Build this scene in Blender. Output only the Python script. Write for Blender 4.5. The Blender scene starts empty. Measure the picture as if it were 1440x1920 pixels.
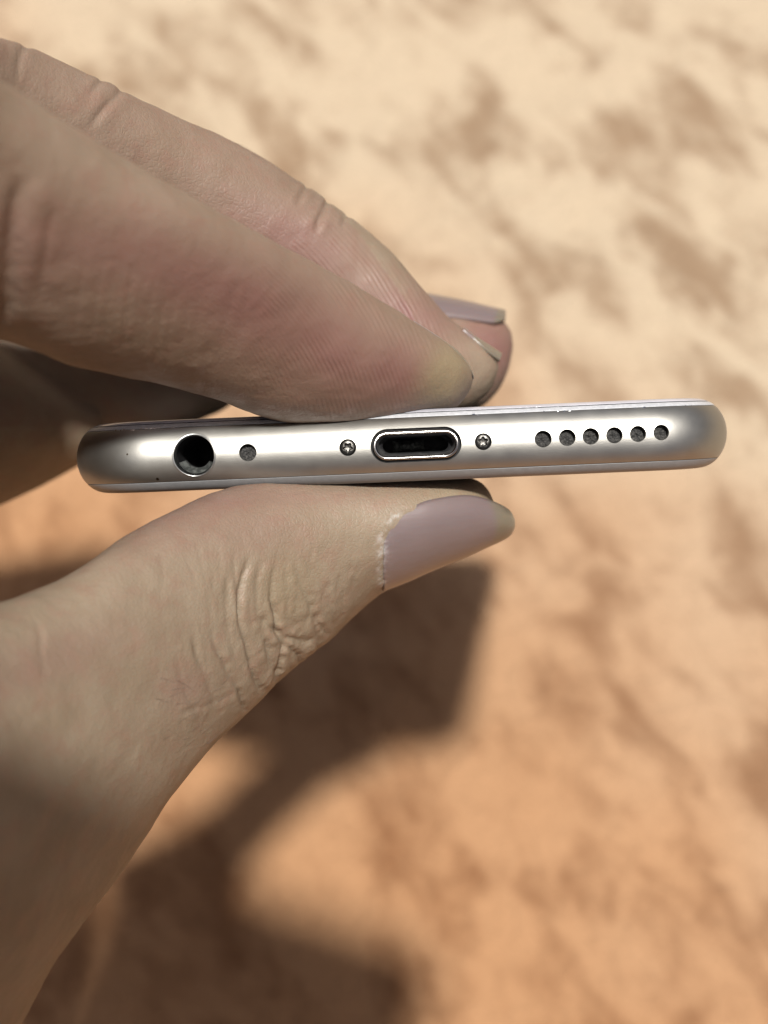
import bpy, bmesh, math, random
import numpy as np
from mathutils import Vector, Matrix, noise
from mathutils.bvhtree import BVHTree

random.seed(7)
rng = np.random.default_rng(7)
S = bpy.context.scene
C = S.collection
R = math.radians

# ------------------------------------------------------------------ camera, sky, sun, exposure
D = 130.0                       # mm from the lens to the near edge of the phone
K = 0.05514                     # mm per photo pixel at that distance
PITCH = R(65)                   # the lens looks steeply down at the ground
DG = 368.0                      # mm from the lens to the ground along the view axis
sp, cp = math.sin(PITCH), math.cos(PITCH)
cam_h = DG * sp                 # lens height in mm
ROT = Matrix(((1, 0, 0), (0, sp, -cp), (0, cp, sp)))      # working axes (right, up, towards lens) -> world
ORG = Vector((0, 0, cam_h)) - ROT @ Vector((0, 0, D))     # world position (mm) of the working origin

def W(p):                       # working mm -> world metres
    return (ROT @ Vector(p) + ORG) * 0.001

cam = bpy.data.cameras.new('camera')
cam_o = bpy.data.objects.new('camera', cam)
C.objects.link(cam_o)
cam.sensor_fit = 'HORIZONTAL'
cam.angle = 2 * math.atan(720 * K / D)
cam.clip_start, cam.clip_end = 0.005, 200
cam_o.matrix_world = Matrix.Translation(W((0, 0, D))) @ ROT.to_4x4()
cam.dof.use_dof = True
cam.dof.focus_distance = (D + 1.0) * 0.001
cam.dof.aperture_fstop = 26
cam.dof.aperture_blades = 0
S.camera = cam_o

SUN = Vector((0.068, math.sin(R(18.3)), math.cos(R(18.3)))).normalized()   # towards the sun, working axes
SUNW = ROT @ SUN
world = bpy.data.worlds.new('World')
S.world = world
world.use_nodes = True
wn = world.node_tree
bg = wn.nodes['Background']
sky = wn.nodes.new('ShaderNodeTexSky')
sky.sky_type = 'NISHITA'
sky.sun_disc = False
sky.sun_elevation = math.asin(SUNW.z)
sky.sun_rotation = math.atan2(SUNW.x, SUNW.y)
sky.dust_density = 6.0
sky.air_density = 0.5
sky.ozone_density = 0.3
wn.links.new(sky.outputs[0], bg.inputs[0])
bg.inputs[1].default_value = 0.05

sun = bpy.data.lights.new('sun', 'SUN')
sun.energy = 5.0
sun.angle = R(3.5)
sun.color = (1.0, 0.965, 0.91)
sun_o = bpy.data.objects.new('sun', sun)
C.objects.link(sun_o)
sun_o.rotation_euler = SUNW.to_track_quat('Z', 'Y').to_euler()
sun_o.location = SUNW * 2

S.view_settings.view_transform = 'Standard'
S.view_settings.look = 'None'
S.view_settings.exposure = 0.5
S.view_settings.gamma = 1
S.cycles.use_denoising = True
S.cycles.max_bounces = 8
S.cycles.sample_clamp_indirect = 8

# ------------------------------------------------------------------ helpers
def P(px, py, z=0.0):           # photo pixel at depth z (working mm)
    f = K * (D - z) / D
    return np.array([(px - 720) * f, (960 - py) * f, z])

def proj(v):                    # working mm (n,3) -> photo pixels
    f = K * (D - v[:, 2]) / D
    return 720 + v[:, 0] / f, 960 - v[:, 1] / f

def tag(o, label=None, cat=None, group=None, kind=None):
    if label: o['label'] = label
    if cat: o['category'] = cat
    if group: o['group'] = group
    if kind: o['kind'] = kind
    return o

def empty(name, mw):
    o = bpy.data.objects.new(name, None)
    C.objects.link(o)
    o.matrix_world = mw
    o.empty_display_size = 0.01
    return o

def mesh_obj(name, verts, faces, mat, parent=None, smooth=True):
    me = bpy.data.meshes.new(name)
    me.from_pydata([tuple(v) for v in verts], [], faces)
    me.update()
    if smooth:
        me.polygons.foreach_set('use_smooth', [True] * len(me.polygons))
    if mat: me.materials.append(mat)
    o = bpy.data.objects.new(name, me)
    C.objects.link(o)
    if parent: o.parent = parent
    return o

def new_mat(name):
    m = bpy.data.materials.new(name)
    m.use_nodes = True
    nt = m.node_tree
    return m, nt, nt.nodes['Principled BSDF']

class NT:                       # small node-building helper
    def __init__(s, nt): s.nt = nt
    def n(s, t, **kw):
        x = s.nt.nodes.new(t)
        for k, v in kw.items(): setattr(x, k, v)
        return x
    def put(s, sock, v):
        if hasattr(v, 'is_output'): s.nt.links.new(v, sock)
        elif isinstance(v, (tuple, list)) and len(v) == 3 and sock.type == 'RGBA': sock.default_value = (*v, 1)
        else: sock.default_value = v
    def math(s, op, a, b=0.0, c=None, clamp=False):
        x = s.n('ShaderNodeMath', operation=op, use_clamp=clamp)
        s.put(x.inputs[0], a); s.put(x.inputs[1], b)
        if c is not None: s.put(x.inputs[2], c)
        return x.outputs[0]
    def mix(s, f, a, b):
        x = s.n('ShaderNodeMix', data_type='RGBA')
        s.put(x.inputs['Factor'], f); s.put(x.inputs[6], a); s.put(x.inputs[7], b)
        return x.outputs[2]
    def noise(s, co, scale, detail=3, rough=0.5, dist=0.0):
        x = s.n('ShaderNodeTexNoise')
        s.put(x.inputs['Vector'], co)
        x.inputs['Scale'].default_value = scale; x.inputs['Detail'].default_value = detail
        x.inputs['Roughness'].default_value = rough; x.inputs['Distortion'].default_value = dist
        return x.outputs[0]
    def ramp(s, f, lo, hi):
        x = s.n('ShaderNodeMapRange', interpolation_type='SMOOTHSTEP')
        s.put(x.inputs[0], f); x.inputs[1].default_value = lo; x.inputs[2].default_value = hi
        return x.outputs[0]
    def bump(s, h, dist, strength=1.0, prev=None):
        x = s.n('ShaderNodeBump')
        s.put(x.inputs['Height'], h)
        x.inputs['Distance'].default_value = dist; x.inputs['Strength'].default_value = strength
        if prev is not None: s.put(x.inputs['Normal'], prev)
        return x.outputs[0]
    def attr(s, name):
        return s.n('ShaderNodeAttribute', attribute_name=name).outputs['Fac']
    def obj(s):
        return s.n('ShaderNodeTexCoord').outputs['Object']

# ------------------------------------------------------------------ materials
def mat_ground():
    m, nt, b = new_mat('dry_ground')
    t = NT(nt); co = t.obj()
    mp = t.n('ShaderNodeMapping', vector_type='TEXTURE'); t.put(mp.inputs[0], co)
    mp.inputs['Rotation'].default_value = (0, 0, R(-56)); mp.inputs['Scale'].default_value = (1.75, 1.0, 1.0)
    c2 = mp.outputs[0]
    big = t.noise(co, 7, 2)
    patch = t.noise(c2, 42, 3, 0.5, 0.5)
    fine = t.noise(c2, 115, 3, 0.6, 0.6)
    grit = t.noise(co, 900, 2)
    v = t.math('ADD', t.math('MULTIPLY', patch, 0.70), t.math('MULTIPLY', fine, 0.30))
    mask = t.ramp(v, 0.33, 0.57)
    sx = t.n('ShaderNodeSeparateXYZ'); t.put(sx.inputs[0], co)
    # soil reddens towards the near left; the shade's orange is partly painted in
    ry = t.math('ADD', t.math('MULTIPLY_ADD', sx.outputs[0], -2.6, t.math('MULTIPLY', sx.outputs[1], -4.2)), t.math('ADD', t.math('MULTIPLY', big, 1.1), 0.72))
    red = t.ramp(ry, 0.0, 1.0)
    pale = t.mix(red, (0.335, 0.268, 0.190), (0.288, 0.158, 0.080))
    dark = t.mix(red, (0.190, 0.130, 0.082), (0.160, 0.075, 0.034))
    col = t.mix(mask, dark, pale)  # dark mottles paint in dappled shade and shaded hollows besides soil patches
    g = t.math('MULTIPLY_ADD', grit, 0.3, 0.85)
    mm = t.n('ShaderNodeMix', data_type='RGBA', blend_type='MULTIPLY'); mm.inputs[0].default_value = 1
    t.put(mm.inputs[6], col); t.put(mm.inputs[7], g)
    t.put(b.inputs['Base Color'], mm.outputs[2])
    b.inputs['Roughness'].default_value = 0.9
    b.inputs['Specular IOR Level'].default_value = 0.15
    t.put(b.inputs['Normal'], t.bump(t.noise(co, 160, 4), 0.004, 0.7))
    return m

def mat_skin():
    m, nt, b = new_mat('skin')
    t = NT(nt); co = t.obj()
    mott = t.noise(co, 120, 3, 0.6)
    mott2 = t.noise(co, 520, 3, 0.6)
    col = t.mix(t.ramp(mott, 0.3, 0.7), (0.178, 0.138, 0.094), (0.215, 0.172, 0.122))
    col = t.mix(t.math('MULTIPLY', t.ramp(mott2, 0.45, 0.7), 0.45), col, (0.200, 0.126, 0.090))
    fl = t.math('MULTIPLY', t.attr('flush'), t.math('MULTIPLY_ADD', mott, 0.8, 0.6), clamp=True)
    col = t.mix(fl, col, (0.160, 0.080, 0.070))
    col = t.mix(t.attr('pale'), col, (0.195, 0.155, 0.092))
    dry = t.math('MULTIPLY', t.attr('dry'), t.ramp(t.noise(co, 1100, 3, 0.6), 0.36, 0.74), clamp=True)
    col = t.mix(dry, col, (0.38, 0.365, 0.34))
    t.put(b.inputs['Base Color'], col)
    b.inputs['Subsurface Weight'].default_value = 0.22
    b.inputs['Subsurface Radius'].default_value = (1.0, 0.38, 0.22)
    b.inputs['Subsurface Scale'].default_value = 0.0012
    t.put(b.inputs['Roughness'], t.math('MULTIPLY_ADD', mott2, -0.30, 0.66))
    b.inputs['Specular IOR Level'].default_value = 0.28
    # ridges of the finger pads, cell lines of the rest, pores
    rid = t.math('SINE', t.math('ADD', t.attr('ridge'), t.math('MULTIPLY', t.noise(co, 420, 2), 4.0)))
    rid = t.math('MULTIPLY', rid, t.math('MULTIPLY', t.attr('ridge_amount'), t.ramp(t.noise(co, 260, 2), 0.25, 0.7)))
    n1 = t.bump(rid, 0.00005, 0.55)
    vo = t.n('ShaderNodeTexVoronoi', feature='DISTANCE_TO_EDGE'); t.put(vo.inputs['Vector'], co); vo.inputs['Scale'].default_value = 2100
    cell = t.math('MULTIPLY', t.ramp(vo.outputs[0], 0.0, 0.22), t.math('SUBTRACT', 1.0, t.attr('ridge_amount')))
    n2 = t.bump(cell, 0.00005, 0.4, n1)
    n3 = t.bump(t.noise(co, 900, 4, 0.7), 0.00018, 0.35, n2)
    t.put(b.inputs['Normal'], n3)
    return m

def mat_nail():
    m, nt, b = new_mat('nail')
    t = NT(nt); co = t.obj()
    col = t.mix(t.attr('free'), (0.132, 0.100, 0.098), (0.125, 0.110, 0.072))
    col = t.mix(t.math('MULTIPLY', t.noise(co, 300, 3), 0.5), col, (0.165, 0.128, 0.125))
    dry = t.math('MULTIPLY', t.attr('dry'), t.ramp(t.noise(co, 1100, 3, 0.6), 0.36, 0.74), clamp=True)
    col = t.mix(dry, col, (0.38, 0.37, 0.36))
    t.put(b.inputs['Base Color'], col)
    b.inputs['Roughness'].default_value = 0.34
    b.inputs['Coat Weight'].default_value = 0.35
    b.inputs['Coat Roughness'].default_value = 0.28
    b.inputs['Specular IOR Level'].default_value = 0.35
    b.inputs['Subsurface Weight'].default_value = 0.15
    b.inputs['Subsurface Scale'].default_value = 0.001
    w = t.n('ShaderNodeMapping'); t.put(w.inputs[0], co); w.inputs['Scale'].default_value = (60, 1600, 1600)
    t.put(b.inputs['Normal'], t.bump(t.noise(w.outputs[0], 1.0, 3), 0.00008, 0.5))
    return m

def mat_metal(spots=()):
    m, nt, b = new_mat('blasted_aluminium')
    t = NT(nt); co = t.obj()
    gr = t.noise(co, 6500, 2, 0.6)
    gr2 = t.noise(co, 420, 4, 0.6)
    col = t.mix(gr2, (0.325, 0.318, 0.295), (0.38, 0.372, 0.345))
    for (x, y, z, r) in spots:
        d = t.n('ShaderNodeVectorMath', operation='DISTANCE'); t.put(d.inputs[0], co); d.inputs[1].default_value = (x, y, z)
        k = t.math('ADD', d.outputs['Value'], t.math('MULTIPLY_ADD', gr, r * 1.0, -r * 0.5))
        col = t.mix(t.math('SUBTRACT', 1.0, t.ramp(k, r * 0.6, r)), col, (0.05, 0.035, 0.02))
    t.put(b.inputs['Base Color'], col)
    b.inputs['Metallic'].default_value = 1.0
    t.put(b.inputs['Roughness'], t.math('MULTIPLY_ADD', gr2, 0.12, 0.39))
    n1 = t.bump(gr, 0.000012, 0.7)
    t.put(b.inputs['Normal'], t.bump(gr2, 0.00002, 0.08, n1))
    return m

def simple(name, col, rough=0.5, metal=0.0, spec=0.5, speck=None, scale=3000, bumpd=0.0):
    m, nt, b = new_mat(name)
    t = NT(nt); co = t.obj()
    nz = t.noise(co, scale, 3, 0.65)
    c2 = speck if speck else tuple(min(1, c * 1.12) for c in col)
    t.put(b.inputs['Base Color'], t.mix(t.ramp(nz, 0.42, 0.68), col, c2))
    t.put(b.inputs['Roughness'], t.math('MULTIPLY_ADD', nz, 0.15, rough - 0.07))
    b.inputs['Metallic'].default_value = metal
    b.inputs['Specular IOR Level'].default_value = spec
    if bumpd: t.put(b.inputs['Normal'], t.bump(nz, bumpd, 0.8))
    return m

# ------------------------------------------------------------------ ground: one sheet to the horizon, finer near the phone
def build_ground():
    n = 330
    u = np.linspace(-1, 1, n)
    g = np.sinh(u * 6.2) / math.sinh(6.2) * 60.0 + u * 0.33
    ox, oy = 0.0, ORG.y * 0.001 + 0.10
    vs = []
    for y in g:
        for x in g:
            X, Y = x + ox, y + oy
            q = Vector(((X * 0.56 - Y * 0.83) * 0.8, (X * 0.83 + Y * 0.56) * 1.45, 0))
            h = noise.noise(q * 45) * 0.0042 + noise.noise(q * 95 + Vector((3, 1, 0))) * 0.0022 + noise.noise(q * 12) * 0.006
            h += noise.noise(q * 210 + Vector((7, 2, 0))) * 0.0010
            vs.append((X, Y, h))
    fs = [(j * n + i, j * n + i + 1, (j + 1) * n + i + 1, (j + 1) * n + i) for j in range(n - 1) for i in range(n - 1)]
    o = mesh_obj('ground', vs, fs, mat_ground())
    tag(o, 'sunlit cream and rust brown mottled dry ground under the hand', kind='structure')
build_ground()

# ------------------------------------------------------------------ the phone
PC = Vector(P(751, 836, 0))                       # middle of its near end
ROLL = R(2.45)
zax = (Vector((0, 0, D)) - PC).normalized()       # its long axis points at the lens
xax = Vector((math.cos(ROLL), math.sin(ROLL), 0)); xax = (xax - zax * xax.dot(zax)).normalized()
yax = zax.cross(xax)
PROT = Matrix((xax, yax, zax)).transposed()
PM = Matrix.Translation(W(PC)) @ (ROT @ PROT).to_4x4()
HW, LEN, HH, AIN, CR = 35.75, 138.0, 3.78, 3.2, 9.4

def to_phone(px, py):                             # photo pixel -> across / up on the near end, mm
    v = PROT.transposed() @ (Vector(P(px, py, 0)) - PC)
    return v.x, v.y

def inset(h):
    return AIN * (1 - math.sqrt(max(0.0, 1 - (h / HH) ** 2)))

def ring(h, ins, extra=0.0):                      # rounded rectangle in plan, z = 0 at the near end
    ins = ins + extra
    r = max(0.3, CR - ins)
    x0 = HW - ins; zt = -ins; zb = -LEN + ins
    pts = []
    def arc(cx, cz, a0):
        for i in range(29):
            a = a0 + math.pi / 2 * i / 28
            pts.append((cx + r * math.cos(a), h, cz + r * math.sin(a)))
    arc(x0 - r, zt - r, 0)                        # near right
    for i in range(1, 90):
        f = i / 90; pts.append(((x0 - r) * (1 - 2 * f), h, zt))
    arc(-x0 + r, zt - r, math.pi / 2)
    for i in range(1, 12):
        f = i / 12; pts.append((-x0, h, (zt - r) * (1 - f) + (zb + r) * f))
    arc(-x0 + r, zb + r, math.pi)
    for i in range(1, 12):
        f = i / 12; pts.append(((-x0 + r) * (1 - 2 * f), h, zb))
    arc(x0 - r, zb + r, 1.5 * math.pi)
    for i in range(1, 12):
        f = i / 12; pts.append((x0, h, (zb + r) * (1 - f) + (zt - r) * f))
    return pts

def shell(name, prof, mat, parent):               # prof: list of (height, inset) from bottom to top
    vs, fs = [], []
    n = None
    for (h, ins) in prof:
        p = ring(h, ins); n = len(p); vs += p
    k = len(prof)
    for j in range(k - 1):
        for i in range(n):
            a, b2 = j * n + i, j * n + (i + 1) % n
            fs.append((a, a + n, b2 + n, b2))
    fs.append(tuple(range(n)))
    fs.append(tuple(reversed(range((k - 1) * n, k * n))))
    o = mesh_obj(name, [(x * .001, y * .001, z * .001) for x, y, z in vs], fs, mat, parent)
    bm = bmesh.new(); bm.from_mesh(o.data); bmesh.ops.recalc_face_normals(bm, faces=bm.faces); bm.to_mesh(o.data); bm.free()
    for p in o.data.polygons:
        if len(p.vertices) > 4: p.use_smooth = False
    return o

phone = empty('smartphone', PM)
tag(phone, 'silver smartphone seen at its bottom edge with jack, port and speaker holes', 'phone')

def surf_z(lx, ly):                               # depth of the curved end under (across, up)
    ins = inset(ly)
    r = CR - ins; x0 = HW - ins
    ax = abs(lx)
    if ax <= x0 - r: return -ins
    d = ax - (x0 - r)
    return -ins - r + math.sqrt(max(0, r * r - d * d))

sx1, sy1 = to_phone(291, 899); sx2, sy2 = to_phone(236, 852)
M_metal = mat_metal([(sx1 * .001, sy1 * .001, surf_z(sx1, sy1) * .001, 0.00022), (sx2 * .001, sy2 * .001, surf_z(sx2, sy2) * .001, 0.00012)])
M_white = simple('white_glass', (0.40, 0.40, 0.445), 0.16, 0, 0.5, scale=300)
M_rim = simple('white_plastic', (0.36, 0.37, 0.39), 0.32, 0, 0.5, scale=2600, speck=(0.44, 0.45, 0.47))
M_strip = simple('grey_plastic', (0.17, 0.175, 0.18), 0.38, 0, 0.45, scale=1500)
M_black = simple('black_plastic', (0.008, 0.008, 0.009), 0.7, spec=0.2, scale=1400, speck=(0.022, 0.022, 0.022))
M_gap = simple('dark_gap', (0.03, 0.03, 0.032), 0.6, scale=900)
M_silver = simple('polished_steel', (0.5, 0.49, 0.47), 0.20, 1.0, scale=900)
M_screw = simple('dull_steel', (0.085, 0.083, 0.078), 0.36, 1.0, scale=3500, speck=(0.06, 0.057, 0.052), bumpd=0.00004)
M_mesh = simple('speaker_mesh', (0.010, 0.010, 0.010), 0.7, 0.0, 0.3, scale=4200, speck=(0.052, 0.050, 0.047), bumpd=0.0001)
M_lint = simple('lint', (0.02, 0.023, 0.021), 0.9, scale=1600, speck=(0.075, 0.08, 0.075), bumpd=0.0002)

def prof(h0, h1, n, shr=0.0):
    return [(h0 + (h1 - h0) * i / (n - 1), inset(h0 + (h1 - h0) * i / (n - 1)) + shr) for i in range(n)]

def sl(prof_, e=0.05):                            # soften both lips of a shell
    a, b2 = prof_[0], prof_[-1]
    return [(a[0], a[1] + 2.2 * e)] + [(a[0] + e, inset(a[0] + e))] + prof_[1:-1] + [(b2[0] - e, inset(b2[0] - e))] + [(b2[0], b2[1] + 2.2 * e)]

housing = shell('housing', sl(prof(-2.72, 2.90, 56), 0.03), M_metal, phone)
back = shell('back_cover', prof(-3.775, -2.76, 22), M_strip, phone)
core = shell('inner_frame', [(-3.2, inset(-3.2) + 0.5), (3.6, inset(3.6) + 0.4)], M_gap, phone)
bez = shell('screen_frame', sl(prof(2.93, 3.36, 8), 0.03), M_rim, phone)
glass = shell('screen_glass', prof(3.43, 3.775, 14), M_white, phone)
dsp = mesh_obj('display', [(-.0293, .003785, -.0175), (.0293, .003785, -.0175), (.0293, .003785, -.1215), (-.0293, .003785, -.1215)], [(0, 1, 2, 3)], simple('black_display', (0.01, 0.01, 0.012), 0.08), phone, False)

# cutters for the openings
def stadium(hw, hh, n=24):
    if hw <= hh + 1e-6:
        return [(hw * math.cos(2 * math.pi * i / (2 * n)), hw * math.sin(2 * math.pi * i / (2 * n))) for i in range(2 * n)]
    pts = [(hw - hh + hh * math.cos(-math.pi / 2 + math.pi * i / n), hh * math.sin(-math.pi / 2 + math.pi * i / n)) for i in range(n + 1)]
    return pts + [(-x, -y) for x, y in pts]

def prism(outline, cx, cy, z0, z1):
    n = len(outline)
    vs = [(cx + x, cy + y, z0) for x, y in outline] + [(cx + x, cy + y, z1) for x, y in outline]
    fs = [(i, (i + 1) % n, n + (i + 1) % n, n + i) for i in range(n)] + [tuple(reversed(range(n))), tuple(range(n, 2 * n))]
    return vs, fs

def loops(name, rings, mat, parent, close=False):  # rings: lists of 3-D points, joined one to the next
    n = len(rings[0]); vs, fs = [], []
    for r_ in rings: vs += r_
    for j in range(len(rings) - 1):
        for i in range(n):
            a, b2 = j * n + i, j * n + (i + 1) % n
            fs.append((a, b2, b2 + n, a + n))
    if close: fs.append(tuple(range((len(rings) - 1) * n, len(rings) * n)))
    return mesh_obj(name, [(x * .001, y * .001, z * .001) for x, y, z in vs], fs, mat, parent)

def flat(outline, cx, cy, z): return [(cx + x, cy + y, z) for x, y in outline]
def draped(outline, cx, cy, dz): return [(cx + x, cy + y, surf_z(cx + x, cy + y) + dz) for x, y in outline]

holes = []
jx, jy = to_phone(362.5, 853.5); JR = 38.5 * K
mx, my = to_phone(464, 848.5); MR = 16.5 * K
px_, py_ = to_phone(780, 834); PW, PH = 85.5 * K, 32 * K
screws = [to_phone(652, 839), to_phone(906, 828)]; SR = 16 * K
spk = [(to_phone(x, y), r * K) for x, y, r in ((1018, 823, 16), (1063, 820.5, 15.8), (1107, 818, 15.6), (1151, 816, 15.4), (1195, 813.5, 15.2), (1238.5, 811, 14.8))]
holes.append((stadium(JR, JR, 32), jx, jy, -14))
holes.append((stadium(MR, MR, 20), mx, my, -3))
holes.append((stadium(PW, PH, 28), px_, py_, -7.5))
for (x, y) in screws: holes.append((stadium(SR, SR, 20), x, y, -2.5))
for ((x, y), r) in spk: holes.append((stadium(r, r, 20), x, y, -3))

cv, cf = [], []
for ol, cx, cy, dep in holes:
    v, f = prism(ol, cx, cy, dep, 2.0)
    o0 = len(cv); cv += v; cf += [tuple(i + o0 for i in q) for q in f]
for target in (housing, core):
    smooth_bvh = None
    src = target.data
    bm = bmesh.new(); bm.from_mesh(src); bm.normal_update()
    bmesh.ops.triangulate(bm, faces=[f for f in bm.faces if len(f.verts) > 4])
    bvh = BVHTree.FromBMesh(bm)
    tri_n = [(f.normal.copy(), [v.co.copy() for v in f.verts], [v.normal.copy() for v in f.verts]) for f in bm.faces]
    bm.free()
    cut = mesh_obj('cutter', [(x * .001, y * .001, z * .001) for x, y, z in cv], cf, None, None, False)
    cut.matrix_world = PM
    bpy.context.view_layer.update()
    md = target.modifiers.new('cut', 'BOOLEAN'); md.operation = 'DIFFERENCE'; md.object = cut; md.solver = 'EXACT'
    dg = bpy.context.evaluated_depsgraph_get()
    nm = bpy.data.meshes.new_from_object(target.evaluated_get(dg))
    target.modifiers.clear(); target.data = nm
    bpy.data.objects.remove(cut)
    # keep the smooth curvature of the uncut shell in the shading
    cn = []
    for p in nm.polygons:
        pn = p.normal
        for li in p.loop_indices:
            co = nm.vertices[nm.loops[li].vertex_index].co
            loc, nn, idx, dist = bvh.find_nearest(co)
            fn, vcs, vns = tri_n[idx]
            if pn.dot(fn) > 0.9 and dist < 1e-5 and len(vcs) <= 4:
                ws = [1 / (1e-9 + (c - co).length) for c in vcs]
                # inverse-distance blend of the face's own vertex normals
                v = Vector((0, 0, 0))
                for w_, n_ in zip(ws, vns): v += n_ * w_
                cn.append(v.normalized() if v.length > 0 else pn)
            else:
                cn.append(pn)
    nm.polygons.foreach_set('use_smooth', [True] * len(nm.polygons))
    nm.normals_split_custom_set([tuple(v) for v in cn])

# headphone jack: bright chamfer ring and a deep dark barrel
jk = stadium(JR, JR, 32)
def sc(ol, f): return [(x * f, y * f) for x, y in ol]
jack = loops('headphone_jack', [flat(sc(jk, .93), jx, jy, -1.1), flat(sc(jk, .90), jx, jy, -3.0), flat(sc(jk, .90), jx, jy, -13.5)], M_black, phone, True)
loops('jack_rim', [draped(sc(jk, 1.07), jx, jy, -0.02), draped(sc(jk, 1.075), jx, jy, 0.035), draped(sc(jk, 1.03), jx, jy, 0.05), draped(sc(jk, .995), jx, jy, -0.05), flat(sc(jk, .94), jx, jy, -1.1)], simple('bright_chamfer', (0.5, 0.52, 0.515), 0.33, 1.0, scale=1500), jack)
lv = []
for r_, a0, z in ((.88, -1.0, -1.6), (.60, -1.0, -2.6)):
    pass
ll = [[(jx + JR * f * math.cos(a), jy + JR * f * math.sin(a), z + 0.12 * math.sin(7 * a)) for a in [math.pi * (1.12 + .72 * i / 20) for i in range(21)]] for f, z in ((.915, -1.2), (.86, -1.9), (.70 , -2.3), (.62, -2.9), (.88, -3.6))]
vs = [p for r_ in ll for p in r_]
fs = [(j * 21 + i, j * 21 + i + 1, (j + 1) * 21 + i + 1, (j + 1) * 21 + i) for j in range(4) for i in range(20)]
mesh_obj('lint', [(x * .001, y * .001, z * .001) for x, y, z in vs], fs, M_lint, jack)

def mesh_hole(name, cx, cy, r):
    ol = stadium(r, r, 20)
    rings = [draped(sc(ol, .99), cx, cy, -1.0)]
    for f in (.8, .6, .4, .2, .04):
        rings.append([(x, y, z + random.uniform(-.10, .10)) for x, y, z in draped(sc(ol, f), cx, cy, -0.95)])
    return loops(name, rings, M_mesh, phone, True)
mesh_hole('microphone_mesh', mx, my, MR)
for ((x, y), r) in spk: mesh_hole('speaker_mesh', x, y, r)

# charging port: dark gap, polished rim, deep cavity with a contact block
port = loops('charging_port', [flat(stadium(PW * .995, PH * .99, 28), px_, py_, -0.8), flat(stadium(PW - .36, PH - .36, 28), px_, py_, -0.82)], M_black, phone)
def po(d): return stadium(PW - d, PH - d, 28)
loops('port_rim', [draped(po(.30), px_, py_, -0.75), draped(po(.27), px_, py_, -0.06), draped(po(.33), px_, py_, 0.03), draped(po(.47), px_, py_, 0.035), draped(po(.58), px_, py_, -0.04), draped(po(.62), px_, py_, -0.25), flat(po(.66), px_, py_, -1.0)], M_silver, port)
cav_mat = simple('port_wall', (0.10, 0.10, 0.10), 0.45, 0.6, scale=1200, speck=(0.16, 0.16, 0.16))
loops('port_wall', [flat(po(.64), px_, py_, -0.5), flat(po(.78), px_, py_, -1.2), flat(po(.85), px_, py_, -2.4)], cav_mat, port)
hw, hh = PW - 1.35, PH - 0.95
inr = [(-hw, -hh), (hw, -hh), (hw, hh), (-hw, hh)]
loops('port_cavity', [flat(stadium(PW - .8, PH - .8, 28), px_, py_, -2.4), flat(stadium(PW - 1.2, PH - .95, 28), px_, py_, -2.5), flat(stadium(PW - 1.25, PH - 1.0, 28), px_, py_, -6.8)], M_black, port, True)
lin = []
for j in range(9):
    for i in range(25):
        u, v = i / 24, j / 8
        x = px_ - hw * .72 + hw * 1.0 * u; y = py_ - hh * .8 + hh * 1.5 * v
        e = math.sin(math.pi * u) * math.sin(math.pi * v)
        lin.append((x * .001, y * .001, (-6.7 + 3.2 * e * (0.6 + 0.5 * noise.noise(Vector((x * 1.7, y * 2, 0))))) * .001))
mesh_obj('lint', lin, [(j * 25 + i, j * 25 + i + 1, (j + 1) * 25 + i + 1, (j + 1) * 25 + i) for j in range(8) for i in range(24)], M_lint, port)

def screw(cx, cy, r, rot):
    nr, na = 22, 80
    z0 = surf_z(cx, cy)
    vs = [(cx, cy, z0 - 0.62)]; fs = []
    for i in range(1, nr + 1):
        f = i / nr
        for j in range(na):
            a = 2 * math.pi * j / na
            lobe = 0.50 + 0.115 * math.cos(5 * (a + rot))
            t = min(1, max(0, (f - lobe + 0.04) / 0.08)); t = t * t * (3 - 2 * t)
            dome = -0.14 - 0.14 * f ** 4
            rec = -0.62 + 0.10 * f
            z = z0 + rec * (1 - t) + dome * t
            if f > .97: z -= 0.5
            vs.append((cx + r * .90 * f * math.cos(a), cy + r * .90 * f * math.sin(a), z))
    for j in range(na): fs.append((0, 1 + j, 1 + (j + 1) % na))
    for i in range(nr - 1):
        for j in range(na):
            a = 1 + i * na + j; b2 = 1 + i * na + (j + 1) % na
            fs.append((a, a + na, b2 + na, b2))
    return mesh_obj('screw', [(x * .001, y * .001, z * .001) for x, y, z in vs], fs, M_screw, phone)
screw(*screws[0], SR, 0.35); screw(*screws[1], SR, 0.95)
# dark collar under the screw heads
for (x, y) in screws:
    ol = stadium(SR, SR, 20)
    loops('screw_collar', [draped(sc(ol, .995), x, y, -0.25), draped(sc(ol, .86), x, y, -0.9)], M_gap, phone)

# chipped paint along the lip between metal and white frame
def chips():
    vs, fs = [], []
    for k in range(30):
        if k < 12: px = random.uniform(800, 1330)
        else: px = random.uniform(205, 330)
        lx, _ = to_phone(px, 780)
        ly = 2.90 + random.uniform(-.06, .06)
        w, h = random.uniform(.05, .28), random.uniform(.03, .075)
        b0 = len(vs); m = 7
        for i in range(m):
            a = 2 * math.pi * i / m; q = random.uniform(.6, 1.2)
            x, y = lx + w * q * math.cos(a), ly + h * q * math.sin(a)
            vs.append((x * .001, y * .001, (surf_z(x, y) + 0.012) * .001))
        vs.append((lx * .001, ly * .001, (surf_z(lx, ly) + 0.04) * .001))
        fs += [(b0 + i, b0 + (i + 1) % m, b0 + m) for i in range(m)]
    o = mesh_obj('worn_edge', vs, fs, simple('bare_metal', (0.85, 0.85, 0.84), 0.25, 1.0), phone)
    tag(o, kind='stuff')
chips()

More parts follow.
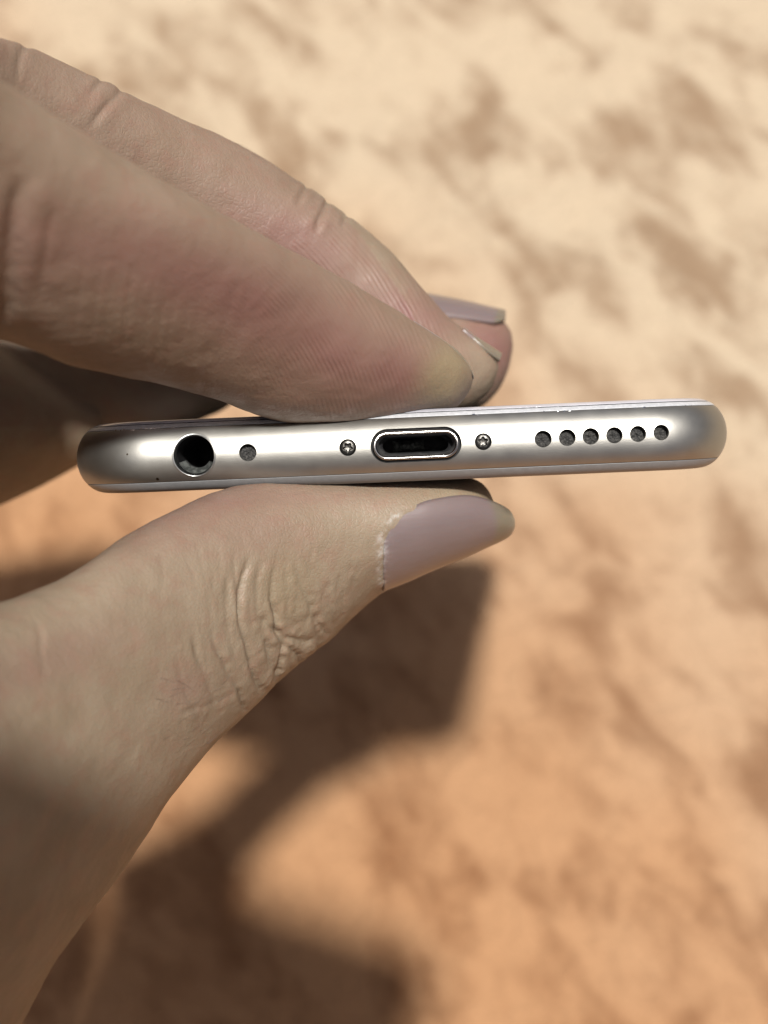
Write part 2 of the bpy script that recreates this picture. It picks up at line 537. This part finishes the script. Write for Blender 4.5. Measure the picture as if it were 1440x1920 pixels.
# ------------------------------------------------------------------ the hand
def catmull(a, n):
    a = np.asarray(a, float)
    m = len(a); out = []
    seg = np.linspace(0, m - 1, n)
    for s in seg:
        i = min(int(s), m - 2); t = s - i
        p0, p1, p2, p3 = a[max(i - 1, 0)], a[i], a[i + 1], a[min(i + 2, m - 1)]
        out.append(0.5 * ((2 * p1) + (-p0 + p2) * t + (2 * p0 - 5 * p1 + 4 * p2 - p3) * t * t + (-p0 + 3 * p1 - 3 * p2 + p3) * t ** 3))
    return np.array(out)

def stations(rows, n):            # rows: (top px, top py, bottom px, bottom py, depth, half depth)
    a = catmull([(*P(r[0], r[1], r[4]), *P(r[2], r[3], r[4]), r[5]) for r in rows], n)
    top, bot, rz = a[:, :3], a[:, 3:6], a[:, 6]
    return (top + bot) / 2, (top - bot) / 2, np.maximum(rz, 0.2)

def ellipse(c, e1, rz, th, q=1.0, k=0.0):
    ct, st = math.cos(th), math.sin(th)
    f = (abs(ct) ** 2.08 + abs(st) ** 2.08) ** (-1 / 2.08)      # a slightly full section
    p = c + e1 * st * f * q + np.array([0, 0, 1.0]) * rz * ct * f * q
    z1 = p[2] + k * np.linalg.norm(e1) * st * f * q             # lean the section: upper side nearer the lens
    g = (D - z1) / (D - p[2])
    return np.array([p[0] * g, p[1] * g, z1])

def loft(bm, rows, sh=(0, 0), n=70, m=44):
    c, e1, rz = stations(rows, n)
    kk = np.linspace(sh[0], sh[1], n)
    rings = [[bm.verts.new(ellipse(c[i], e1[i], rz[i], 2 * math.pi * j / m, 1.0, kk[i])) for j in range(m)] for i in range(n)]
    for i in range(n - 1):
        for j in range(m):
            bm.faces.new((rings[i][j], rings[i][(j + 1) % m], rings[i + 1][(j + 1) % m], rings[i + 1][j]))
    for i, ti in ((0, 0), (n - 1, n - 1)):
        v = bm.verts.new(c[ti])
        for j in range(m): bm.faces.new((rings[ti][j], rings[ti][(j + 1) % m], v))

INDEX = [(-900, -40, -860, 600, 40, 16), (-600, 10, -570, 615, 40, 16), (-330, 60, -330, 630, 38, 16), (-160, 95, -150, 632, 34, 15.5), (0, 155, -70, 630, 29.5, 14.5), (115, 228, 20, 641, 24.5, 13.4), (240, 305, 139, 687, 19.5, 12.4), (400, 395, 270, 714, 14, 11.4),
         (525, 462, 385, 742, 8.5, 10.4), (640, 522, 520, 790, 2.2, 9.4), (715, 566, 640, 799, -0.8, 8.6), (775, 604, 740, 790, -3, 7.6), (830, 640, 805, 779, -4.6, 6.4), (864, 668, 848, 768, -5.6, 5.2), (881, 692, 872, 746, -6.2, 3.2), (887, 712, 883, 726, -6.5, 1.0)]
MIDDLE = [(-900, -140, -860, 640, 20, 20), (-600, -80, -570, 630, 20, 20), (-330, -10, -330, 600, 17, 19), (-150, 60, -200, 570, 11, 17), (0, 84, -60, 545, 4, 14.5), (100, 115, 0, 540, -2.5, 13), (225, 174, 110, 550, -8, 12.2), (350, 232, 225, 570, -13, 11.4), (480, 292, 345, 590, -17, 10.8),
          (615, 381, 480, 640, -19.5, 10), (720, 462, 600, 700, -21, 9), (800, 552, 700, 752, -21, 8), (855, 608, 800, 772, -21, 6.6), (900, 640, 862, 772, -21, 5), (928, 668, 905, 745, -21, 3), (934, 690, 924, 722, -21, 1)]
RING = [(-900, 100, -860, 500, -20, 13), (-330, 150, -330, 480, -30, 12), (0, 190, -20, 470, -34, 10.5), (300, 300, 240, 560, -37, 9.2), (550, 420, 470, 640, -38, 8.8), (700, 520, 640, 730, -38, 8.2), (800, 558, 760, 765, -38, 7.6), (870, 572, 850, 772, -38, 6.8), (925, 588, 900, 764, -38, 5.4), (955, 618, 935, 730, -38, 3.2), (962, 650, 954, 690, -38, 1)]
LITTLE = [(-330, 420, -330, 800, -46, 10), (-120, 480, -120, 830, -50, 10), (60, 560, 60, 840, -54, 8.5), (180, 610, 180, 840, -56, 7.6), (280, 650, 275, 832, -58, 6.8), (340, 672, 335, 806, -59, 6), (390, 694, 384, 784, -59, 4.6), (425, 722, 418, 768, -59, 2.8), (438, 744, 435, 756, -59, 1)]
HEEL = [(-560, 480, -530, 1120, -38, 15), (-360, 480, -330, 1080, -42, 15), (-180, 560, -160, 1010, -45, 14), (0, 640, 0, 946, -48, 12), (90, 700, 90, 902, -50, 10), (150, 740, 155, 866, -51, 7), (195, 770, 195, 832, -52, 3)]
PALM = [(-330, 60, -300, 900, -8, 38), (-450, 80, -380, 1130, -2, 40), (-640, 300, -470, 1400, 5, 36), (-800, 800, -500, 1750, 10, 30), (-900, 1200, -600, 2100, 12, 26), (-1000, 1700, -700, 2500, 12, 26)]
THUMB = [(-640, 1350, -260, 2350, 20, 26), (-480, 1280, -110, 2150, 22, 25), (-320, 1215, 10, 1970, 21, 23), (-180, 1178, 90, 1825, 18, 21), (-50, 1144, 165, 1720, 14, 18.5), (60, 1108, 245, 1612, 9, 16), (150, 1066, 325, 1490, 5, 14), (240, 1003, 400, 1398, 1, 12.8), (340, 950, 470, 1332, -3, 11.8),
         (430, 914, 548, 1256, -6.5, 11), (530, 898, 612, 1206, -9, 10.4), (640, 894, 668, 1152, -11, 9.8), (735, 893, 728, 1103, -12, 9.1), (815, 891, 808, 1068, -12.6, 8.2), (872, 893, 872, 1038, -13, 6.8), (908, 910, 908, 1010, -13.4, 4.7), (926, 940, 926, 985, -13.6, 2.2), (932, 955, 932, 968, -13.6, .7)]

SUN_BLOCK = [(-900, 60, -860, 520, 28, 15), (-330, 110, -330, 500, 28, 13), (-170, 180, -160, 460, 25, 9), (-120, 240, -115, 400, 23, 4)]  # unseen filler between index and middle bases, added to block sun gaps
bm = bmesh.new()
for rows, sh in ((SUN_BLOCK, (0, 0)), (INDEX, (.80, .25)), (MIDDLE, (.35, .2)), (RING, (0, 0)), (LITTLE, (0, 0)), (HEEL, (0, 0)), (PALM, (0, 0)), (THUMB, (.42, .30))): loft(bm, rows, sh)
bmesh.ops.recalc_face_normals(bm, faces=bm.faces)
tmp = bpy.data.meshes.new('hand_raw'); bm.to_mesh(tmp); bm.free()
tmp_o = bpy.data.objects.new('hand_raw', tmp); C.objects.link(tmp_o)
rm = tmp_o.modifiers.new('r', 'REMESH'); rm.mode = 'VOXEL'; rm.voxel_size = 0.29; rm.adaptivity = 0
smd = tmp_o.modifiers.new('s', 'SMOOTH'); smd.factor = 0.5; smd.iterations = 10
dg = bpy.context.evaluated_depsgraph_get()
hme = bpy.data.meshes.new_from_object(tmp_o.evaluated_get(dg))
bpy.data.objects.remove(tmp_o)
hme.name = 'hand'
N = len(hme.vertices)
V = np.empty(N * 3); hme.vertices.foreach_get('co', V); V = V.reshape(-1, 3)
print('hand verts', N)
def vnormals():
    hme.vertices.foreach_set('co', V.ravel()); hme.update()
    a = np.empty(N * 3, np.float32); hme.vertex_normals.foreach_get('vector', a); return a.reshape(-1, 3).astype(float)
NV = vnormals()
PX, PY = proj(V)
toL = np.array([0, 0, D]) - V; toL /= np.linalg.norm(toL, axis=1)[:, None]
face = np.clip((NV * toL).sum(1) * 2.0 + 0.35, 0, 1)      # how far a point looks towards the near side

def seg_dist(pts, x, y):
    best = np.full(len(x), 1e9); par = np.zeros(len(x)); L = len(pts) - 1
    for i in range(L):
        (x0, y0), (x1, y1) = pts[i], pts[i + 1]
        dx, dy = x1 - x0, y1 - y0
        t = np.clip(((x - x0) * dx + (y - y0) * dy) / (dx * dx + dy * dy), 0, 1)
        d = np.hypot(x - x0 - t * dx, y - y0 - t * dy)
        k = d < best
        best[k] = d[k]; par[k] = (i + t[k]) / L
    return best, par

def smooth_line(pts, n=24):
    return [tuple(p) for p in catmull(pts, n)]

disp = np.zeros(N)
front_thumb = face * (V[:, 2] > -20) * (PY > 880)
front_index = face * (V[:, 2] > -12) * (PY < 815)
zth = np.interp(PX, [0, 240, 400, 550, 700], [19, 8, 1, -6, -10])
mid_zone = np.clip((zth - V[:, 2]) / 2, 0, 1) * (V[:, 2] > -31) * (PY < 780)
nz, nz2 = np.zeros(N), np.zeros(N)
for q in np.nonzero(PX > -60)[0]:
    v = Vector(V[q])
    nz[q] = noise.noise(v * .35); nz2[q] = noise.noise(v * 1.1)

ZONES = {}
def crease(pts, depth, width, zone, lip=0.35, ends=(0.15, 0.15), wob=2.5):
    key = id(zone)
    if key not in ZONES: ZONES[key] = (zone, np.nonzero(zone > 0.01)[0])
    ids = ZONES[key][1]
    ln = smooth_line(pts)
    m = 5 * abs(width) + 12
    xs, ys = [p[0] for p in ln], [p[1] for p in ln]
    ids = ids[(PX[ids] > min(xs) - m) & (PX[ids] < max(xs) + m) & (PY[ids] > min(ys) - m) & (PY[ids] < max(ys) + m)]
    if not len(ids): return
    d, t = seg_dist(ln, PX[ids] + nz2[ids] * wob, PY[ids] + nz[ids] * wob)
    e = np.clip(t / max(ends[0], 1e-3), 0, 1) * np.clip((1 - t) / max(ends[1], 1e-3), 0, 1)
    e = e * (0.75 + 0.5 * nz[ids]) * zone[ids]
    depth = depth * (0.72 if zone is T else 1.0)
    disp[ids] -= e * depth * np.exp(-(d / width) ** 2)
    disp[ids] += e * depth * lip * np.exp(-((d - width * 2.6) / (width * 1.8)) ** 2)

T = front_thumb
crease([(470, 1040), (455, 1084), (449, 1118), (451, 1161), (462, 1204), (475, 1256), (494, 1310)], 0.8, 4.2, T, .15)
crease([(524, 1020), (513, 1075), (509, 1118), (518, 1161), (521, 1186), (531, 1206), (524, 1247), (519, 1290)], 0.7, 4.2, T, .15, (.4, .02))
crease([(540, 1040), (561, 1084), (578, 1127), (591, 1157), (614, 1190)], 0.4, 4.2, T, .2, (.4, .02))
crease([(638, 1075), (643, 1118), (638, 1170)], 0.20, 5, T)
crease([(486, 1158), (518, 1184), (561, 1202), (598, 1194)], 0.40, 5, T, .5)
crease([(396, 1180), (406, 1214), (425, 1252), (446, 1292), (460, 1334)], 0.5, 4.5, T, .15, (.3, .02))
crease([(496, 1190), (505, 1230), (516, 1262), (506, 1300)], 0.38, 5, T, .5)
crease([(588, 1155), (594, 1190), (598, 1228)], 0.42, 5, T, .5, (.2, .02))
crease([(530, 1206), (556, 1226), (562, 1246)], 0.34, 5, T, .5, (.2, .02))
crease([(428, 1076), (424, 1130), (430, 1190), (446, 1250)], 0.16, 5, T)
crease([(560, 1040), (600, 1090), (618, 1140), (632, 1190)], 0.16, 5, T)
crease([(660, 1080), (664, 1120), (660, 1160)], 0.14, 5, T)
crease([(360, 1190), (374, 1240), (398, 1300), (420, 1360)], 0.20, 6, T)
crease([(330, 1230), (350, 1300), (386, 1370)], 0.14, 6, T)
crease([(488, 1050), (482, 1100), (484, 1150), (496, 1190)], 0.20, 5, T)
crease([(470, 1262), (486, 1284), (508, 1300)], 0.25, 5, T)
crease([(300, 1030), (306, 1080), (300, 1130)], 0.10, 7, T)
crease([(70, 1160), (78, 1220), (84, 1268)], 0.15, 6, T)
crease([(330, 1340), (390, 1322), (440, 1298)], 0.16, 4.5, T)
for q in range(60):                                       # fine lines that fade into the skin round the joint
    x0 = random.uniform(340, 690); y0 = random.uniform(1000, 1220)
    dx = (540 - x0) * .12
    crease([(x0, y0), (x0 + dx * .5 - 4, y0 + 30), (x0 + dx + random.uniform(-8, 8), y0 + random.uniform(55, 95))], random.uniform(.05, .14), 3.6, T, .1, (.4, .4))
for q in range(18):
    x0 = random.uniform(440, 620); y0 = random.uniform(1090, 1230)
    crease([(x0, y0), (x0 + random.uniform(15, 35), y0 + random.uniform(-14, 14))], random.uniform(.06, .16), 3.4, T, .1, (.4, .4))
# small loose folds over the thumb joint
kn = np.exp(-(((PX - 535) / 75) ** 2 + ((PY - 1175) / 85) ** 2)) * T
fold = np.full(N, 0.5)
for q in np.nonzero(kn > .03)[0]:
    a, b, c = V[q]
    fold[q] = noise.voronoi(Vector((a * .42 + b * .25, b * .36 - a * .2, c * .3)))[0][0]
disp += kn * 0.16 * (0.42 - fold)
disp += kn * 0.10 * nz2
# nail bed wall on the thumb
crease([(790, 948), (750, 958), (722, 985), (713, 1025), (714, 1065), (722, 1112)], -0.16, 10, T, 0, (.1, .02), .5)
crease([(735, 990), (727, 1030), (728, 1070), (736, 1104)], 0.10, 6, T, 0, (.1, .02), 1)
# flexion lines of the fingers
I = front_index
crease([(452, 520), (430, 580), (416, 640), (402, 720)], 0.09, 12, I, .4)
crease([(470, 540), (452, 600), (440, 660), (430, 730)], 0.06, 7, I, .3)
crease([(40, 330), (24, 420), (14, 520), (8, 610)], 0.5, 16, I, .4)
crease([(100, 390), (84, 470), (74, 560)], 0.14, 9, I, .3)
for k in range(14):
    x0 = 150 + k * 20 + random.uniform(-8, 8); y0 = 420 + k * 11
    crease([(x0, y0 + random.uniform(0, 60)), (x0 - 14, y0 + 110), (x0 - 24, y0 + 200)], random.uniform(.03, .08), 5, I, .3)
B = mid_zone * 1.0
crease([(240, 160), (222, 176), (190, 210), (165, 245)], 0.22, 6, B, .5, (0, .3), 1)
crease([(205, 135), (188, 154), (160, 185)], 0.16, 5, B, .5, (0, .3), 1)
crease([(70, 70), (40, 100), (34, 160)], 0.16, 6, B, .4, (0, .3), 1)
crease([(630, 362), (614, 381), (598, 415), (592, 440)], 0.34, 5.5, B, .4, (0, .3), 1)
crease([(590, 340), (570, 357), (556, 390)], 0.25, 5, B, .5, (0, .3), 1)
crease([(670, 395), (650, 406), (640, 430)], 0.2, 5, B, .5, (0, .3), 1)
disp += 0.10 * nz + 0.03 * nz2
V = V + NV * disp[:, None]

# skin flattens where it presses on the phone
Rt = np.array(PROT); L = (V - np.array(PC)) @ Rt
ins_in = np.clip((L[:, 2] + AIN) / AIN, 0, 1)
half = np.where(L[:, 2] < 0, HH * np.sqrt(np.clip(1 - ins_in ** 2, 0, 1)), -1)
inside = (np.abs(L[:, 0]) < HW - 1.0) & (L[:, 2] < 0) & (np.abs(L[:, 1]) < half + 0.05)
L[inside, 1] = np.where(L[inside, 1] > -0.3, half[inside] + 0.05, -half[inside] - 0.05)
V = L @ Rt.T + np.array(PC)
NV = vnormals()
PX, PY = proj(V)

def gauss(cx, cy, ax, ay, rot=0):
    c, s = math.cos(R(rot)), math.sin(R(rot))
    dx, dy = PX - cx, PY - cy
    return np.exp(-(((dx * c + dy * s) / ax) ** 2 + ((-dx * s + dy * c) / ay) ** 2))

Iz = (V[:, 2] > -13) * (PY < 815)
zth = np.interp(PX, [0, 240, 400, 550, 700], [19, 8, 1, -6, -10])
Bz = np.clip((zth - V[:, 2]) / 2, 0, 1) * (V[:, 2] > -31) * (PY < 800)
Cz = (V[:, 2] < -29) * (PY < 800)
Tz = (PY > 880) * (V[:, 2] > -24)
flush = Iz * (0.55 * gauss(590, 640, 280, 115, 30) + 0.30 * gauss(770, 700, 60, 60) + 0.35 * gauss(60, 470, 150, 100, 15) + .35 * gauss(300, 500, 200, 70, 25))
flush = flush + Iz * .22 + Bz * .11 + Cz * .2 + Tz * .06
flush = flush + Bz * (0.6 * gauss(790, 610, 80, 90, 45) + 0.35 * gauss(540, 440, 120, 50, 30)) + Cz * (.8 * gauss(920, 650, 80, 70))
flush = flush + Tz * (0.40 * gauss(330, 960, 190, 70, -18) + 0.30 * gauss(90, 1240, 160, 50, -20) + .25 * gauss(500, 1000, 90, 50) + .3 * gauss(345, 1290, 45, 40) + .25 * gauss(560, 930, 200, 25))
pale = Iz * 0.8 * np.clip(gauss(835, 705, 42, 75, 25) * 1.25, 0, 1) + Tz * 0.3 * gauss(540, 1120, 60, 80)
pale = pale + Tz * .25 * gauss(860, 925, 90, 25)
dcut, _ = seg_dist(smooth_line([(744, 968), (724, 985), (713, 1020), (713, 1060), (720, 1108)]), PX + nz2 * 3, PY)
dry = Tz * (NV[:, 2] > -.1) * np.exp(-(dcut / 7) ** 2) * 0.9
rr = np.hypot(PX - 150, PY - 900)
ridge = rr / 8.4 * 2 * math.pi
r_amt = Iz * np.clip(1.25 * gauss(660, 640, 210, 130, 40), 0, 1) + Bz * np.clip(gauss(740, 560, 170, 110, 45), 0, 1) * .8
r_amt = np.clip(r_amt, 0, 1) * (1 - np.clip(pale * .8, 0, 1))

hm_skin = mat_skin()
def attr(me, name, arr):
    a = me.attributes.new(name, 'FLOAT', 'POINT')
    a.data.foreach_set('value', np.asarray(arr, np.float32))
attr(hme, 'flush', np.clip(flush, 0, 1)); attr(hme, 'pale', np.clip(pale, 0, 1)); attr(hme, 'dry', np.clip(dry, 0, 1))
attr(hme, 'ridge', ridge); attr(hme, 'ridge_amount', r_amt)
hand_m = Matrix.Translation(W((0, 0, 0))) @ ROT.to_4x4()
hme.vertices.foreach_set('co', (V * 0.001).ravel()); hme.update()
hme.polygons.foreach_set('use_smooth', [True] * len(hme.polygons))
hme.materials.clear(); hme.materials.append(hm_skin)
hand = bpy.data.objects.new('hand', hme); C.objects.link(hand)
hand.matrix_world = hand_m
tag(hand, 'left hand pinching the silver phone, fingers above and thumb with nail below', 'hand')

# nails: thin curved plates on the finger ends, each with a free edge
M_nail = mat_nail()
def nail(rows, lim, n=46, m=26, lift=0.22, thick=0.35, free_from=0.8, dry_to=0.0, label=None, k=0.25):
    c, e1, rz = stations(rows, n)
    lo = np.interp(np.linspace(0, 1, n), [l[0] for l in lim], [l[1] for l in lim])
    hi = np.interp(np.linspace(0, 1, n), [l[0] for l in lim], [l[2] for l in lim])
    hi[1:-1] = (hi[:-2] + hi[1:-1] * 2 + hi[2:]) / 4; lo[1:-1] = (lo[:-2] + lo[1:-1] * 2 + lo[2:]) / 4
    vs, fs, fr, dr = [], [], [], []
    for side in (0, 1):
        for i in range(n):
            for j in range(m):
                th = R(lo[i] + (hi[i] - lo[i]) * j / (m - 1))
                p = ellipse(c[i], e1[i], rz[i], th, 1.0, k)
                d = p - c[i]; d /= np.linalg.norm(d) + 1e-9
                edge = min(1.0, 5 * min(j, m - 1 - j) / (m - 1))
                p = p + d * (lift * (0.78 * edge + 0.22) if side == 0 else lift - thick)
                vs.append(p * 0.001)
                f = i / (n - 1)
                fr.append(min(1, max(0, (f - free_from + 0.06 * (2 * j / (m - 1) - 1) ** 2) / 0.05)))
                dr.append(max(0, 1 - f / dry_to) if dry_to else 0)
    o2 = n * m
    for i in range(n - 1):
        for j in range(m - 1):
            a = i * m + j
            fs.append((a, a + 1, a + m + 1, a + m)); fs.append((o2 + a, o2 + a + m, o2 + a + m + 1, o2 + a + 1))
    for i in range(n - 1):
        for j in (0, m - 1):
            a = i * m + j; fs.append((a, a + m, o2 + a + m, o2 + a))
    for j in range(m - 1):
        for i in (0, n - 1):
            a = i * m + j; fs.append((a, a + 1, o2 + a + 1, o2 + a))
    o = mesh_obj('fingernail', vs, fs, M_nail, hand)
    bm = bmesh.new(); bm.from_mesh(o.data); bmesh.ops.recalc_face_normals(bm, faces=bm.faces); bm.to_mesh(o.data); bm.free()
    attr(o.data, 'free', fr); attr(o.data, 'dry', dr)
    if label: o['label'] = label
    return o
nail([(722, 893, 718, 1108, -12, 9.2), (770, 892, 764, 1090, -12.3, 8.7), (815, 891, 808, 1070, -12.6, 8.2), (872, 894, 872, 1044, -13, 7.0), (912, 912, 910, 1026, -13.4, 5.8), (940, 936, 940, 1012, -13.6, 4.6), (955, 956, 955, 1002, -13.6, 3.2), (962, 970, 962, 992, -13.6, 2)],
     [(0, -80, 4), (.05, -86, 12), (.12, -88, 22), (.22, -90, 28), (.36, -91, 31), (.5, -92, 31), (.62, -94, 33), (.75, -96, 40), (.87, -100, 56), (1, -100, 74)],
     free_from=.60, dry_to=.05, k=.32, label='thumb nail with dry cuticle and long olive free edge')
nail([(775, 604, 740, 790, -3, 7.6), (830, 639.5, 805, 779, -4.6, 6.4), (864, 667, 848, 768, -5.6, 5.2), (881, 691, 872, 746, -6.2, 3.2), (888, 706, 883, 728, -6.5, 1.6)],
     [(0, 72, 150), (.3, 60, 165), (.7, 45, 175), (1, 40, 180)], free_from=.30, lift=.07, thick=.6, k=.27)
nail([(868, 616, 820, 770, -21, 6.2), (890, 632, 848, 772, -21, 5.5), (912, 646, 880, 764, -21, 4.6), (940, 664, 912, 740, -21, 3)],
     [(0, 62, 150), (.3, 58, 160), (.7, 45, 170), (1, 35, 175)], free_from=.35, lift=.09, thick=.55)
nail([(800, 553, 760, 765, -38, 7.8), (870, 566, 850, 772, -38, 7.0), (922, 578, 900, 764, -38, 5.9), (946, 583, 925, 735, -38, 5)],
     [(0, 30, 138), (.3, 35, 140), (.7, 38, 140), (1, 46, 136)], free_from=.74, k=0.0, lift=.12, thick=.6)

# a few fine dark hairs on the thumb side
def hairs():
    dgm = bpy.context.evaluated_depsgraph_get()
    bv = BVHTree.FromPolygons([Vector(v) for v in V], [tuple(p.vertices) for p in hme.polygons])
    vs, fs = [], []
    specs = []
    for k in range(20):
        specs.append((random.uniform(290, 455), random.uniform(1270, 1400), random.uniform(-.5, .35), random.uniform(1.2, 3.2)))
    specs += [(566, 1030, 1.85, .9), (472, 288, .9, 2.6), (440, 268, .3, 3.0)]
    for px, py, ang, ln in specs:
        o = Vector((0, 0, D)); d = (Vector(P(px, py, 0)) - o).normalized()
        hit = bv.ray_cast(o, d)
        if hit[0] is None: continue
        p = hit[0]; nrm = hit[1]
        dr = Vector((math.cos(ang), -math.sin(ang), 0)); dr = (dr - nrm * dr.dot(nrm)).normalized()
        sd = dr.cross(nrm).normalized()
        prev = None
        for i in range(7):
            t = i / 6
            q = p + dr * ln * t + nrm * (0.04 + 0.25 * math.sin(t * 2.2) * ln * .3) + sd * 0.25 * t * t * ln * .4
            r = 0.015 * (1 - t * .85)
            idx = len(vs)
            for a in range(4): vs.append((q + sd * r * math.cos(a * math.pi / 2) + nrm * r * math.sin(a * math.pi / 2)) * .001)
            if prev is not None:
                for a in range(4): fs.append((prev + a, prev + (a + 1) % 4, idx + (a + 1) % 4, idx + a))
            prev = idx
    o = mesh_obj('hair', vs, fs, simple('dark_hair', (0.07, 0.05, 0.04), 0.5), hand)
    tag(o, kind='stuff')
hairs()

# ------------------------------------------------------------------ the phone that takes the picture, just behind the lens; its shade falls on the wrist
def shooter():
    mw = Matrix.Translation(W((-30, -64, D + 7))) @ ROT.to_4x4() @ Matrix.Rotation(R(-20), 4, 'Z')
    e = empty('camera_phone', mw)
    tag(e, 'dark phone taking the picture, held behind the lens with its shade on the wrist', 'phone')
    def slab(name, w, h, r, z0, z1, mat, bev=.0012):
        b2 = bmesh.new(); pts = []
        for cx, cy, a0 in ((w - r, h - r, 0), (-w + r, h - r, 90), (-w + r, -h + r, 180), (w - r, -h + r, 270)):
            for i in range(13):
                a = R(a0 + 90 * i / 12); pts.append((cx + r * math.cos(a), cy + r * math.sin(a)))
        lo = [b2.verts.new((x, y, z0)) for x, y in pts]; hi = [b2.verts.new((x, y, z1)) for x, y in pts]
        n = len(pts)
        for i in range(n): b2.faces.new((lo[i], lo[(i + 1) % n], hi[(i + 1) % n], hi[i]))
        b2.faces.new(list(reversed(lo))); b2.faces.new(hi)
        bmesh.ops.bevel(b2, geom=[x for f in b2.faces if len(f.verts) > 4 for x in f.edges], offset=bev, segments=3, affect='EDGES')
        me = bpy.data.meshes.new(name); b2.to_mesh(me); b2.free(); me.materials.append(mat)
        o = bpy.data.objects.new(name, me); C.objects.link(o); o.parent = e
        return o
    slab('case', .0440, .0775, .010, -.0035, .0035, simple('dark_case', (0.03, 0.03, 0.035), 0.4, scale=800))
    slab('screen', .0405, .0742, .008, .0037, .0043, simple('dark_screen', (0.01, 0.01, 0.012), 0.1), .0002)
shooter()
